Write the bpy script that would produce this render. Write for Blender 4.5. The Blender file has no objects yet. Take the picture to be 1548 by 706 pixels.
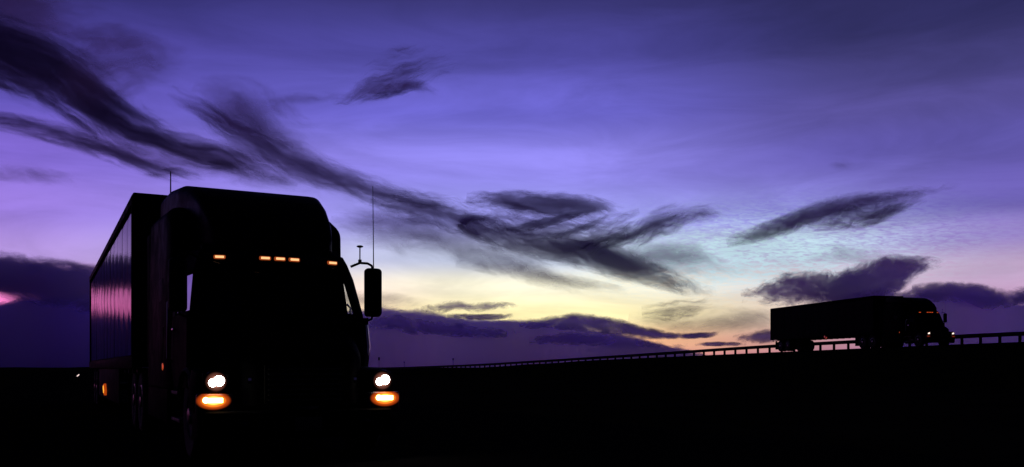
import bpy, bmesh, math, random
from mathutils import Vector, Matrix
R = math.radians
sc = bpy.context.scene
col = sc.collection
random.seed(11)

# ------------------------------------------------------------------ camera
EYE = 1.12          # camera height above the lower road
FPX = 1361.0        # focal length in photograph pixels (1548 wide)
HOR = 555.5         # photograph row of the horizon
cam_d = bpy.data.cameras.new('camera')
cam = bpy.data.objects.new('camera', cam_d); col.objects.link(cam)
cam.location = (0, 0, EYE); cam.rotation_euler = (R(90), 0, 0)
cam_d.sensor_width = 36; cam_d.lens = 36 * FPX / 1548
cam_d.shift_y = (HOR - 353) / 1548
cam_d.clip_start = 0.05; cam_d.clip_end = 60000
sc.camera = cam

# ------------------------------------------------------------------ sky
def lin(c):
    f = lambda v: v / 12.92 if v <= 0.04045 else ((v + 0.055) / 1.055) ** 2.4
    return tuple(f(x / 255) for x in c) + (1,)

class NT:
    """small helper to write node trees"""
    def __init__(s, tree): s.t = tree; s.n = tree.nodes; s.l = tree.links
    def new(s, typ, **kw):
        n = s.n.new(typ)
        for k, v in kw.items(): setattr(n, k, v)
        return n
    def put(s, sock, v):
        if isinstance(v, bpy.types.NodeSocket): s.l.new(v, sock)
        else: sock.default_value = v
    def m(s, op, a, b=0.0, c=0.0, clamp=False):
        n = s.new('ShaderNodeMath', operation=op, use_clamp=clamp)
        s.put(n.inputs[0], a); s.put(n.inputs[1], b); s.put(n.inputs[2], c)
        return n.outputs[0]
    def step(s, v, a, b, lo=0.0, hi=1.0):
        n = s.new('ShaderNodeMapRange', interpolation_type='SMOOTHSTEP')
        s.put(n.inputs['Value'], v); s.put(n.inputs['From Min'], a); s.put(n.inputs['From Max'], b)
        s.put(n.inputs['To Min'], lo); s.put(n.inputs['To Max'], hi)
        return n.outputs[0]
    def mix(s, f, a, b):
        n = s.new('ShaderNodeMix', data_type='RGBA')
        s.put(n.inputs[0], f); s.put(n.inputs[6], a); s.put(n.inputs[7], b)
        return n.outputs[2]
    def xyz(s, x, y, z):
        n = s.new('ShaderNodeCombineXYZ')
        for i, v in enumerate((x, y, z)): s.put(n.inputs[i], v)
        return n.outputs[0]
    def noise(s, vec, scale=1, detail=5, rough=0.55, dist=0.0):
        n = s.new('ShaderNodeTexNoise')
        s.put(n.inputs['Vector'], vec); n.inputs['Scale'].default_value = scale
        n.inputs['Detail'].default_value = detail; n.inputs['Roughness'].default_value = rough
        n.inputs['Distortion'].default_value = dist
        return n.outputs[0]
    def ramp(s, f, stops):
        n = s.new('ShaderNodeValToRGB'); r = n.color_ramp
        r.interpolation = 'EASE'
        while len(r.elements) < len(stops): r.elements.new(0.5)
        for e, (p, c) in zip(r.elements, stops): e.position = p; e.color = c
        s.put(n.inputs[0], f)
        return n.outputs[0]

GLOW_AZ = 9.0       # where the sun has gone down, degrees right of the view axis
w = bpy.data.worlds.new('World'); sc.world = w; w.use_nodes = True
w.node_tree.nodes.clear()
q = NT(w.node_tree)
tc = q.new('ShaderNodeTexCoord')
sep = q.new('ShaderNodeSeparateXYZ'); q.l.new(tc.outputs['Generated'], sep.inputs[0])
X, Y, Z = sep.outputs
el = q.m('MULTIPLY', q.m('ARCSINE', Z), 180 / math.pi)
az = q.m('MULTIPLY', q.m('ARCTAN2', X, Y), 180 / math.pi)
elp = q.m('DIVIDE', el, 45.0, clamp=True)
def stops(rows): return [(e / 45.0, lin(c)) for e, c in rows]
glow = q.ramp(elp, stops([(0, (214, 112, 140)), (1.6, (246, 186, 134)), (3.3, (264, 250, 188)), (5.2, (252, 246, 218)),
                          (6.9, (198, 206, 232)), (9.5, (160, 158, 244)), (12.5, (148, 139, 240)), (16, (108, 101, 206)),
                          (19.5, (76, 70, 154)), (22.5, (56, 51, 114)), (32, (22, 20, 50)), (45, (9, 8, 22))]))
side = q.ramp(elp, stops([(0, (176, 84, 150)), (2.2, (270, 128, 205)), (4.4, (265, 140, 220)), (6.2, (178, 146, 220)),
                          (9.0, (152, 122, 219)), (12, (128, 102, 208)), (15, (99, 84, 186)), (18, (75, 64, 152)),
                          (21, (52, 45, 114)), (24, (38, 33, 84)), (32, (15, 13, 36)), (45, (7, 6, 18))]))
right = q.ramp(elp, stops([(0, (150, 92, 150)), (3.5, (196, 155, 192)), (5.6, (192, 164, 200)), (7.6, (142, 122, 192)),
                           (9.4, (108, 94, 180)), (13, (94, 84, 167)), (15, (85, 76, 148)), (17, (66, 60, 120)),
                           (19.6, (45, 41, 90)), (26, (21, 19, 46)), (32, (12, 11, 28)), (45, (6, 6, 16))]))
back = q.ramp(elp, stops([(0, (26, 20, 42)), (6, (22, 19, 46)), (20, (14, 12, 32)), (45, (6, 6, 16))]))
daz = q.m('SUBTRACT', az, GLOW_AZ)
lf = q.step(daz, -40.0, -10.0)          # 0 at far left -> 1 at the glow
rf = q.m('MAXIMUM', q.step(daz, -5.0, 20.0), q.m('MULTIPLY', q.step(daz, -7.0, 13.0), q.step(el, 7.5, 13.0)))   # 0 at the glow -> 1 at right
base = q.mix(lf, side, glow)
base = q.mix(rf, base, right)
bf = q.step(q.m('ABSOLUTE', daz), 42.0, 85.0)
base = q.mix(bf, base, back)
# thin bright veil of high ripples near the glow
gx = q.m('DIVIDE', q.m('SUBTRACT', az, 14.5), 8.5); gy = q.m('DIVIDE', q.m('SUBTRACT', el, 6.9), 2.0)
gr = q.m('ADD', q.m('MULTIPLY', gx, gx), q.m('MULTIPLY', gy, gy))
veil = q.m('POWER', 2.718, q.m('MULTIPLY', gr, -1.0))
vec = q.xyz(q.m('ADD', q.m('MULTIPLY', az, 0.7), q.m('MULTIPLY', el, 0.9)), q.m('MULTIPLY', el, 3.2), 0.0)
rip = q.noise(vec, 2.6, 5, 0.62, 0.8)
big = q.noise(q.xyz(q.m('MULTIPLY', az, 0.16), q.m('MULTIPLY', el, 0.5), 4.0), 1.0, 4, 0.55, 0.4)
veil = q.m('MULTIPLY', veil, q.step(q.m('ADD', q.m('MULTIPLY', rip, 0.95), q.m('MULTIPLY', big, 0.4)), 0.46, 0.84))
base = q.mix(q.m('MULTIPLY', veil, 1.3, clamp=True), base, lin((198, 228, 240)))
# faint uneven high haze all round the sky
hz = q.noise(q.xyz(q.m('MULTIPLY', az, 0.09), q.m('MULTIPLY', el, 0.42), 9.0), 1.0, 5, 0.6, 0.6)
base_m = q.new('ShaderNodeVectorMath', operation='SCALE')
q.l.new(base, base_m.inputs[0]); q.put(base_m.inputs['Scale'], q.step(hz, 0.25, 0.75, 0.84, 1.14))
bg = q.new('ShaderNodeBackground'); q.l.new(base_m.outputs[0], bg.inputs[0]); bg.inputs[1].default_value = 1.0
# the physical twilight sky under it, sun just below the horizon
sky = q.new('ShaderNodeTexSky', sky_type='NISHITA', sun_disc=False)
sky.sun_elevation = R(-2.0); sky.sun_rotation = R(GLOW_AZ); sky.air_density = 1.2; sky.dust_density = 1.5; sky.ozone_density = 3.0
bg2 = q.new('ShaderNodeBackground'); q.l.new(sky.outputs[0], bg2.inputs[0]); bg2.inputs[1].default_value = 0.05
add = q.new('ShaderNodeAddShader'); q.l.new(bg.outputs[0], add.inputs[0]); q.l.new(bg2.outputs[0], add.inputs[1])
wo = q.new('ShaderNodeOutputWorld'); q.l.new(add.outputs[0], wo.inputs[0])

sc.view_settings.view_transform = 'Standard'; sc.view_settings.look = 'None'
sc.view_settings.exposure = 0.0; sc.view_settings.gamma = 1.0; sc.view_settings.use_curve_mapping = False
sc.render.engine = 'CYCLES'
sc.cycles.max_bounces = 6; sc.cycles.transparent_max_bounces = 48
sc.cycles.use_denoising = True
sc.cycles.sample_clamp_indirect = 4.0

# ------------------------------------------------------------------ helpers
def mat(name, base=(0.5,) * 3, rough=0.5, metal=0.0, spec=0.5, coat=0.0, emit=None, es=0.0, wear=None, bump=None, trans=0.0):
    m = bpy.data.materials.new(name); m.use_nodes = True
    t = NT(m.node_tree); p = m.node_tree.nodes['Principled BSDF']
    p.inputs['Base Color'].default_value = tuple(base) + (1,)
    p.inputs['Roughness'].default_value = rough; p.inputs['Metallic'].default_value = metal
    p.inputs['Specular IOR Level'].default_value = spec
    p.inputs['Coat Weight'].default_value = coat; p.inputs['Coat Roughness'].default_value = 0.08
    p.inputs['Transmission Weight'].default_value = trans
    if emit: p.inputs['Emission Color'].default_value = tuple(emit) + (1,); p.inputs['Emission Strength'].default_value = es
    c = t.new('ShaderNodeTexCoord')
    if wear:
        sc_, amt, rr = wear
        n = t.noise(c.outputs['Object'], sc_, 6, 0.65, 0.3)
        t.l.new(t.mix(t.step(n, 0.35, 0.75), tuple(base) + (1,), tuple(min(1, b * amt) for b in base) + (1,)), p.inputs['Base Color'])
        t.l.new(t.step(n, 0.3, 0.7, max(0.0, rough - rr), min(1.0, rough + rr)), p.inputs['Roughness'])
    if bump:
        bs, bd, stretch = bump
        mp = t.new('ShaderNodeMapping'); mp.inputs['Scale'].default_value = stretch; t.l.new(c.outputs['Object'], mp.inputs[0])
        n = t.noise(mp.outputs[0], bs, 4, 0.6)
        b = t.new('ShaderNodeBump'); b.inputs['Strength'].default_value = 1.0; b.inputs['Distance'].default_value = bd
        t.l.new(n, b.inputs['Height']); t.l.new(b.outputs[0], p.inputs['Normal'])
    return m

def build(name, bm, m, parent=None, smooth=True, angle=35):
    me = bpy.data.meshes.new(name)
    bmesh.ops.recalc_face_normals(bm, faces=bm.faces)
    bm.to_mesh(me); bm.free()
    me.materials.append(m)
    if smooth:
        me.polygons.foreach_set('use_smooth', [True] * len(me.polygons))
        try: me.set_sharp_from_angle(angle=R(angle))
        except Exception: pass
    o = bpy.data.objects.new(name, me); col.objects.link(o)
    if parent: o.parent = parent
    return o

def again(src, loc, parent=None, rz=0.0):
    o = src.copy(); col.objects.link(o); o.parent = parent or src.parent
    o.location = loc; o.rotation_euler = (0, 0, rz)
    return o

def tag(o, label=None, cat=None, group=None, kind=None):
    for k, v in (('label', label), ('category', cat), ('group', group), ('kind', kind)):
        if v: o[k] = v
    return o

def empty(name, loc=(0, 0, 0), rz=0.0):
    o = bpy.data.objects.new(name, None); col.objects.link(o)
    o.location = loc; o.rotation_euler = (0, 0, rz); o.empty_display_size = 0.3
    return o

def box(bm, c, s, bev=0.0, rot=None, seg=2):
    r = bmesh.ops.create_cube(bm, size=1)
    vs = r['verts']
    bmesh.ops.scale(bm, vec=s, verts=vs)
    if bev:
        es = list({e for v in vs for e in v.link_edges})
        rb = bmesh.ops.bevel(bm, geom=es, offset=bev, segments=seg, affect='EDGES', profile=0.6)
        vs = list({v for f in rb['faces'] for v in f.verts} | {v for v in vs if v.is_valid})
    if rot is not None: bmesh.ops.rotate(bm, cent=(0, 0, 0), matrix=rot, verts=vs)
    bmesh.ops.translate(bm, vec=c, verts=vs)
    return vs

def tube(bm, pts, r, seg=10, cap=True):
    pts = [Vector(p) for p in pts]
    rs = r if isinstance(r, (list, tuple)) else [r] * len(pts)
    rings = []
    for i, p in enumerate(pts):
        d = (pts[min(i + 1, len(pts) - 1)] - pts[max(i - 1, 0)]).normalized()
        u = d.orthogonal().normalized() if i == 0 else (up - d * up.dot(d)).normalized()
        up = u; v = d.cross(u)
        rings.append([bm.verts.new(p + (u * math.cos(2 * math.pi * k / seg) + v * math.sin(2 * math.pi * k / seg)) * rs[i]) for k in range(seg)])
    for a, b in zip(rings, rings[1:]):
        for k in range(seg): bm.faces.new((a[k], a[(k + 1) % seg], b[(k + 1) % seg], b[k]))
    if cap:
        bm.faces.new(rings[0][::-1]); bm.faces.new(rings[-1])

def lathe(bm, prof, axis='X', seg=32, c=(0, 0, 0)):
    """prof = [(radius, along)]"""
    rings = []
    for r, a in prof:
        ring = []
        for k in range(seg):
            t = 2 * math.pi * k / seg
            p = {'X': (a, r * math.cos(t), r * math.sin(t)), 'Y': (r * math.cos(t), a, r * math.sin(t)), 'Z': (r * math.cos(t), r * math.sin(t), a)}[axis]
            ring.append(bm.verts.new(Vector(p) + Vector(c)))
        rings.append(ring)
    for a, b in zip(rings, rings[1:]):
        for k in range(seg): bm.faces.new((a[k], a[(k + 1) % seg], b[(k + 1) % seg], b[k]))
    bm.faces.new(rings[0]); bm.faces.new(rings[-1])

def loft(bm, rings, caps=(True, True), closed=True):
    vr = [[bm.verts.new(p) for p in r] for r in rings]
    n = len(vr[0])
    for a, b in zip(vr, vr[1:]):
        for k in range(n if closed else n - 1): bm.faces.new((a[k], a[(k + 1) % n], b[(k + 1) % n], b[k]))
    if caps[0]: bm.faces.new(vr[0][::-1])
    if caps[1]: bm.faces.new(vr[-1])
    return vr

def rrect(hw, z0, z1, r, y, seg=5, rb=None):
    """rounded rectangle ring in the XZ plane at y"""
    rb = r if rb is None else rb
    pts = []
    for cx, cz, rr, a0 in ((hw - rb, z0 + rb, rb, -90), (hw - r, z1 - r, r, 0), (-hw + r, z1 - r, r, 90), (-hw + rb, z0 + rb, rb, 180)):
        for k in range(seg + 1):
            a = R(a0 + 90 * k / seg)
            pts.append((cx + rr * math.cos(a), y, cz + rr * math.sin(a)))
    return pts

# ------------------------------------------------------------------ materials
M = {}
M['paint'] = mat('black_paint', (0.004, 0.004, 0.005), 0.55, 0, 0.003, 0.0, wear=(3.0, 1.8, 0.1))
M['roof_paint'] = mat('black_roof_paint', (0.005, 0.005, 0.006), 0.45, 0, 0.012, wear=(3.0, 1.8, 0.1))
M['plastic'] = mat('black_plastic', (0.006,) * 3, 0.7, 0, 0.06, wear=(9, 1.6, 0.1))
M['steel'] = mat('dark_steel', (0.03,) * 3, 0.6, 0.4, 0.3, wear=(6, 1.5, 0.12))
M['rubber'] = mat('tyre_rubber', (0.012,) * 3, 0.85, 0, 0.2, wear=(14, 1.7, 0.08))
M['rim'] = mat('wheel_metal', (0.2,) * 3, 0.4, 1.0, wear=(10, 0.6, 0.15))
M['chrome'] = mat('chrome', (0.55, 0.55, 0.57), 0.12, 1.0, wear=(8, 0.8, 0.05))
M['panel'] = mat('trailer_sheet', (0.26, 0.22, 0.27), 0.10, 1.0, wear=(1.7, 0.6, 0.05), bump=(1.0, 0.0035, (0.0, 3.2, 0.22)))
M['panel'].node_tree.nodes['Principled BSDF'].inputs['Specular Tint'].default_value = (0.30, 0.27, 0.31, 1)
M['front'] = mat('trailer_front_sheet', (0.008, 0.008, 0.009), 0.65, 0.0, 0.012, wear=(2, 1.5, 0.1))
M['railm'] = mat('trailer_rail_metal', (0.008, 0.008, 0.009), 0.6, 0.0, 0.006, wear=(4, 1.5, 0.1))
M['fabric'] = mat('seat_fabric', (0.012,) * 3, 0.9, 0, 0.1, wear=(20, 1.5, 0.05))
M['galv'] = mat('galvanised_steel', (0.05, 0.05, 0.055), 0.75, 0.3, 0.2, wear=(5, 1.5, 0.1))
M['wood'] = mat('weathered_post', (0.04, 0.032, 0.026), 0.9, 0, 0.1, wear=(6, 1.6, 0.05))
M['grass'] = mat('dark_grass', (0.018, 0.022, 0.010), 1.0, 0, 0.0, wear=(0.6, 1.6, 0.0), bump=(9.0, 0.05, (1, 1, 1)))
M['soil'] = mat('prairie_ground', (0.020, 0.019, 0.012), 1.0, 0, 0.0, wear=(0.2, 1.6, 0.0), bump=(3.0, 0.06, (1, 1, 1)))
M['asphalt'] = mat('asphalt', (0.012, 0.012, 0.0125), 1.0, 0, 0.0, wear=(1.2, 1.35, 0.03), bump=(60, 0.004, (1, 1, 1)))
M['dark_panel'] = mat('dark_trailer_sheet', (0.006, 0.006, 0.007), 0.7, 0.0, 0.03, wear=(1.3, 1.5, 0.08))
M['line'] = mat('road_paint', (0.35, 0.34, 0.30), 0.9, 0, 0.05, wear=(4, 0.5, 0.05))
def thin_glass(name, tint, refl):
    m = bpy.data.materials.new(name); m.use_nodes = True; t = NT(m.node_tree); m.node_tree.nodes.clear()
    tr = t.new('ShaderNodeBsdfTransparent'); tr.inputs[0].default_value = tint + (1,)
    gl = t.new('ShaderNodeBsdfGlossy'); gl.inputs[0].default_value = (0.55, 0.5, 0.6, 1); gl.inputs['Roughness'].default_value = 0.02
    fr = t.new('ShaderNodeFresnel'); fr.inputs[0].default_value = refl
    mx = t.new('ShaderNodeMixShader'); t.l.new(fr.outputs[0], mx.inputs[0]); t.l.new(tr.outputs[0], mx.inputs[1]); t.l.new(gl.outputs[0], mx.inputs[2])
    o = t.new('ShaderNodeOutputMaterial'); t.l.new(mx.outputs[0], o.inputs[0]); return m
M['glass'] = thin_glass('cab_glass', (0.8, 0.86, 0.86), 1.3)
M['dark_glass'] = thin_glass('tinted_glass', (0.03, 0.03, 0.035), 1.08)
def lamp(name, core, cs): return mat(name, (0.02,) * 3, 0.3, emit=core, es=cs)
def glow_lens(name, c, r, cols, base=(0.003, 0.001, 0.001)):
    m = mat(name, base, 0.35); t = NT(m.node_tree); p = m.node_tree.nodes['Principled BSDF']
    g_ = t.new('ShaderNodeNewGeometry'); tcn = t.new('ShaderNodeTexCoord')
    sx_ = t.new('ShaderNodeSeparateXYZ'); t.l.new(tcn.outputs['Object'], sx_.inputs[0])
    dx = t.m('DIVIDE', t.m('SUBTRACT', t.m('ABSOLUTE', sx_.outputs[0]), c[0]), r[0]); dz = t.m('DIVIDE', t.m('SUBTRACT', sx_.outputs[2], c[1]), r[1])
    rr = t.m('SQRT', t.m('ADD', t.m('MULTIPLY', dx, dx), t.m('MULTIPLY', dz, dz)), clamp=True)
    t.l.new(t.ramp(rr, cols), p.inputs['Emission Color']); p.inputs['Emission Strength'].default_value = 1.0
    return m
M['head'] = lamp('headlamp_light', (1.0, 0.93, 0.86), 30)
M['head_lens'] = glow_lens('headlamp_lens', (1.0, 0.955), (0.125, 0.12), [(0, (2.2, 1.6, 1.3, 1)), (0.38, (0.7, 0.30, 0.22, 1)), (0.65, (0.14, 0.045, 0.03, 1)), (1, (0.0, 0.0, 0.0, 1))])
M['amber'] = lamp('amber_bulb', (1.0, 0.62, 0.16), 14)
M['amber_lens'] = glow_lens('amber_lens', (1.03, 0.74), (0.21, 0.115), [(0, (6, 3.6, 1.2, 1)), (0.3, (3.0, 1.3, 0.2, 1)), (0.52, (1.3, 0.28, 0.02, 1)), (0.75, (0.40, 0.045, 0.004, 1)), (0.97, (0.0, 0.0, 0.0, 1))])
M['side_lens'] = lamp('side_lens', (1.0, 0.12, 0.01), 0.4)
M['marker'] = lamp('marker_bulb', (1.0, 0.52, 0.22), 1.3)
M['marker_lens'] = lamp('marker_lens', (1.0, 0.16, 0.03), 0.28)
M['marker_red'] = lamp('marker_red_bulb', (1.0, 0.09, 0.02), 0.75)
M['side_amber'] = lamp('side_lamp_amber', (1.0, 0.36, 0.03), 1.6)
M['side_red'] = lamp('side_lamp_red', (1.0, 0.10, 0.05), 0.9)
M['side_red2'] = lamp('far_side_lamp', (1.0, 0.12, 0.10), 0.25)
M['far_head'] = lamp('far_headlamp_light', (1.0, 0.72, 0.62), 1.7)
M['far_amber'] = lamp('far_turn_light', (1.0, 0.10, 0.03), 0.2)
M['post_lamp'] = lamp('post_lamp_light', (1.0, 0.75, 0.72), 1.2)
M['reflector'] = mat('reflector', (0.2, 0.05, 0.03), 0.3)

# ------------------------------------------------------------------ setting
bm = bmesh.new()
bmesh.ops.create_circle(bm, cap_ends=True, segments=96, radius=30000)
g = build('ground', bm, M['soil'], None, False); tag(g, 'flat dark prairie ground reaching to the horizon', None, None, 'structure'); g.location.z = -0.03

TRUCK = Vector((-2.39, 10.56, 0)); YAW = R(27.5)
bm = bmesh.new()
n = 40
for i in range(n + 1):
    y = -60 + 360 * i / n
    for x in (-4.6, 7.4): bm.verts.new((x, y, 0.0))
bm.verts.ensure_lookup_table()
for i in range(n): bm.faces.new((bm.verts[2 * i], bm.verts[2 * i + 1], bm.verts[2 * i + 3], bm.verts[2 * i + 2]))
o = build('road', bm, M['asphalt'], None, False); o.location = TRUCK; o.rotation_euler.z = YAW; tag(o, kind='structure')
o.location.z = -0.004

# raised approach road: plan axis and height profile
AX = Vector((-0.518, 0.855)); NX = Vector((0.855, 0.518)); RAIL_OFF = 83.5
PROF = [(-60, 4.62), (20, 4.60), (46.5, 4.47), (49.5, 4.42), (76.7, 3.92), (97.1, 3.25), (116.2, 2.69), (150.8, 1.75), (190, 1.14), (235, 0.98), (330, 0.96)]
def rail_top(s):
    for (a, za), (b, zb) in zip(PROF, PROF[1:]):
        if s <= b:
            t = (s - a) / (b - a); return za + (zb - za) * t
    return PROF[-1][1]
def smooth_top(s): return sum(rail_top(s + k * 2.0) for k in range(-5, 6)) / 11
def deck(s, off):
    z = smooth_top(s) - 0.95 - 0.04 * (RAIL_OFF - off)
    return z
def pt(s, off, z): v = NX * off + AX * s; return (v.x, v.y, z)
S = [-60 + 5 * i for i in range(79)]
bm = bmesh.new(); rows = []
for s in S:
    row = []
    zn = max(deck(s, 56.5), 0.0); zf = deck(s, 86)
    jt = random.uniform(-0.07, 0.04)
    prof = [(56.5 - 3.2 * zn - 0.5, -0.06), (56.5 - 1.6 * zn, zn * 0.47), (56.5, zn + jt)] + [(o_, max(deck(s, o_), 0.0)) for o_ in (62, 68, 74, 80, 84.6)] + [(86, max(0.0, zf - 0.15)), (86 + 2 * zf + 1, -0.06)]
    for off, z in prof:
        row.append(bm.verts.new(pt(s, off, z + random.uniform(-0.03, 0.03) * (off < 56 or off > 85))))
    rows.append(row)
for a, b in zip(rows, rows[1:]):
    for k in range(len(a) - 1): bm.faces.new((a[k], a[k + 1], b[k + 1], b[k]))
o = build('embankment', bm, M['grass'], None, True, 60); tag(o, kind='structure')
bm = bmesh.new(); rows = []
for s in S:
    rows.append([bm.verts.new(pt(s, off, max(deck(s, off), 0.0) + 0.006)) for off in (58.0, 62, 68, 74, 80, 82.6)])
for a, b in zip(rows, rows[1:]):
    for k in range(len(a) - 1): bm.faces.new((a[k], a[k + 1], b[k + 1], b[k]))
o = build('raised_road', bm, M['asphalt'], None, True, 60); tag(o, kind='structure')
for off, dash in ((59.2, 0), (65.3, 1), (71.5, 0), (81.0, 0)):
    bm = bmesh.new()
    s = -55.0
    while s < 320:
        L = 3.0 if dash else 4.0
        a = [bm.verts.new(pt(ss, oo, deck(ss, oo) + 0.03)) for ss, oo in ((s, off - 0.06), (s, off + 0.06), (s + L, off + 0.06), (s + L, off - 0.06))]
        bm.faces.new(a); s += 12.0 if dash else 4.0
    m_ = build('lane_marking', bm, M['line'], o, False)

# far low rise on the left
bm = bmesh.new()
prev = None
for i in range(61):
    x = -1500 + i * 20.0
    h = 1.2 + 1.1 * math.sin(i * 0.31) + 0.7 * math.sin(i * 0.83 + 1) + random.uniform(-0.25, 0.25)
    h = max(0.15, h) * (0.4 + 0.6 * math.sin(math.pi * i / 60))
    r_ = [bm.verts.new((x, 1240, -0.1)), bm.verts.new((x, 1300, h)), bm.verts.new((x, 1380, -0.1))]
    if prev:
        for k in range(2): bm.faces.new((prev[k], prev[k + 1], r_[k + 1], r_[k]))
    prev = r_
tag(build('low_hills', bm, M['soil'], None, True, 60), kind='structure')

# guardrail along the far edge of the raised road
gr = empty('guardrail', pt(49.5, RAIL_OFF, deck(49.5, RAIL_OFF)))
tag(gr, 'long steel guardrail on posts along the raised road behind the distant truck', 'guardrail')
gi = Matrix.Translation(gr.location).inverted()
PROFB = [(-0.02, 0.20), (0.03, 0.15), (0.03, 0.08), (-0.03, 0.0), (0.03, -0.08), (0.03, -0.15), (-0.02, -0.20)]
SP = 1.905
post_me = None
k = 0
s = 28.0
while s < 232:
    z1 = smooth_top(s)
    if post_me is None:
        bm = bmesh.new(); box(bm, (0, 0, -0.62), (0.20, 0.22, 1.24), 0.012)
        o = build('post', bm, M['wood'], gr); post_me = o.data
    else:
        o = bpy.data.objects.new('post', post_me); col.objects.link(o); o.parent = gr
    p = Vector(pt(s, RAIL_OFF + 0.16, z1 - 0.02 + random.uniform(-0.02, 0.02))) - gr.location
    o.location = p; o.rotation_euler = (random.uniform(-0.015, 0.015), random.uniform(-0.02, 0.02), math.atan2(AX.y, AX.x))
    if k % 2 == 0:
        bm = bmesh.new(); rings = []
        for ss in (s - 0.12, s + SP, s + 2 * SP + 0.02):
            zc = smooth_top(ss) - 0.19; lap = -0.006 if ss < s else 0
            rings.append([Vector(pt(ss, RAIL_OFF + a + lap, zc + b)) - gr.location for a, b in PROFB] + [Vector(pt(ss, RAIL_OFF + a + lap + 0.012, zc + b)) - gr.location for a, b in PROFB[::-1]])
        loft(bm, rings); build('beam', bm, M['galv'], gr, True, 40)
    s += SP; k += 1

# small posts standing on the far stretch of the raised road
def roadside_post(px, py_top, d, label, plate, h):
    ztop = EYE + (HOR - py_top) * d / FPX; x = (px - 774) / FPX * d
    r_ = empty('roadside_post', (x, d, ztop - h)); tag(r_, label, 'post', 'posts on the raised road')
    bm = bmesh.new(); box(bm, (0, 0, h / 2), (0.10, 0.07, h), 0.01); build('stake', bm, M['wood'], r_)
    bm = bmesh.new(); box(bm, (0, -0.05, h - plate[1] / 2), (plate[0], 0.03, plate[1]), 0.012); build('plate', bm, M['steel'], r_)
roadside_post(573, 540, 214, 'small dark sign post on the horizon just above the near truck\'s headlamp beside the mirror', (0.42, 0.75), 3.2)
roadside_post(611, 546.5, 200, 'tiny dark marker post on the far low end of the raised road', (0.25, 0.3), 2.2)
roadside_post(685, 541.5, 180, 'dark marker post standing above the guardrail where it starts to climb', (0.3, 0.4), 2.4)

lp = empty('lamp_post', (-28.4, 59, 0)); tag(lp, 'short roadside post with a small pale light beside the trailer\'s rear', 'marker post')
bm = bmesh.new(); box(bm, (0, 0, 0.36), (0.09, 0.06, 0.72), 0.015); build('stake', bm, M['plastic'], lp)
bm = bmesh.new(); box(bm, (0, -0.05, 0.6), (0.26, 0.04, 0.11), 0.03, Matrix.Rotation(R(-38), 3, 'Y')); hd = build('lamp_housing', bm, M['plastic'], lp)
bm = bmesh.new(); box(bm, (0, -0.075, 0.6), (0.19, 0.03, 0.06), 0.012, Matrix.Rotation(R(-38), 3, 'Y')); build('lamp_lens', bm, M['post_lamp'], hd)

# ------------------------------------------------------------------ truck builders
def wheel(name, parent, x, y, rad, width, sgn, dual=False):
    wl = build(name, tyre_bm(rad, width), M['rubber'], parent)
    wl.location = (x, y, rad)
    bm = bmesh.new()
    lathe(bm, [(rad * 0.56, -width * 0.3 * sgn), (rad * 0.57, width * 0.42 * sgn), (rad * 0.52, width * 0.45 * sgn), (rad * 0.48, width * 0.2 * sgn), (rad * 0.2, width * (-0.05 if dual else 0.3) * sgn),
               (rad * 0.18, width * 0.5 * sgn), (rad * 0.10, width * 0.54 * sgn)], 'X', 28)
    for k in range(10):
        a = 2 * math.pi * k / 10
        lathe(bm, [(0.018, width * 0.02 * sgn), (0.018, width * 0.3 * sgn), (0.008, width * 0.33 * sgn)], 'X', 6, (0, rad * 0.3 * math.cos(a), rad * 0.3 * math.sin(a)))
    build('rim', bm, M['rim'], wl)
    return wl

def tyre_bm(rad, width):
    bm = bmesh.new(); h = width / 2
    lathe(bm, [(rad * 0.57, -h * 0.8), (rad * 0.8, -h), (rad * 0.94, -h * 0.96), (rad * 0.992, -h * 0.8), (rad, -h * 0.4), (rad * 0.985, -h * 0.37), (rad * 0.985, -h * 0.31), (rad, -h * 0.28),
               (rad, h * 0.28), (rad * 0.985, h * 0.31), (rad * 0.985, h * 0.37), (rad, h * 0.4), (rad * 0.992, h * 0.8), (rad * 0.94, h * 0.96), (rad * 0.8, h), (rad * 0.57, h * 0.8)], 'X', 40)
    return bm

def marker_lamp(parent, c, s, mb, ml, rot=None):
    bm = bmesh.new(); box(bm, c, s, min(s) * 0.4, rot); h = build('marker_lamp', bm, ml, parent)
    f = Vector((0, -s[1] * 0.5, 0)) if rot is None else rot @ Vector((0, -s[1] * 0.5, 0))
    bm = bmesh.new(); box(bm, Vector(c) + f, (s[0] * 0.74, s[1] * 0.5, s[2] * 0.55), min(s) * 0.15, rot); build('bulb', bm, mb, h)
    return h

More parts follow.
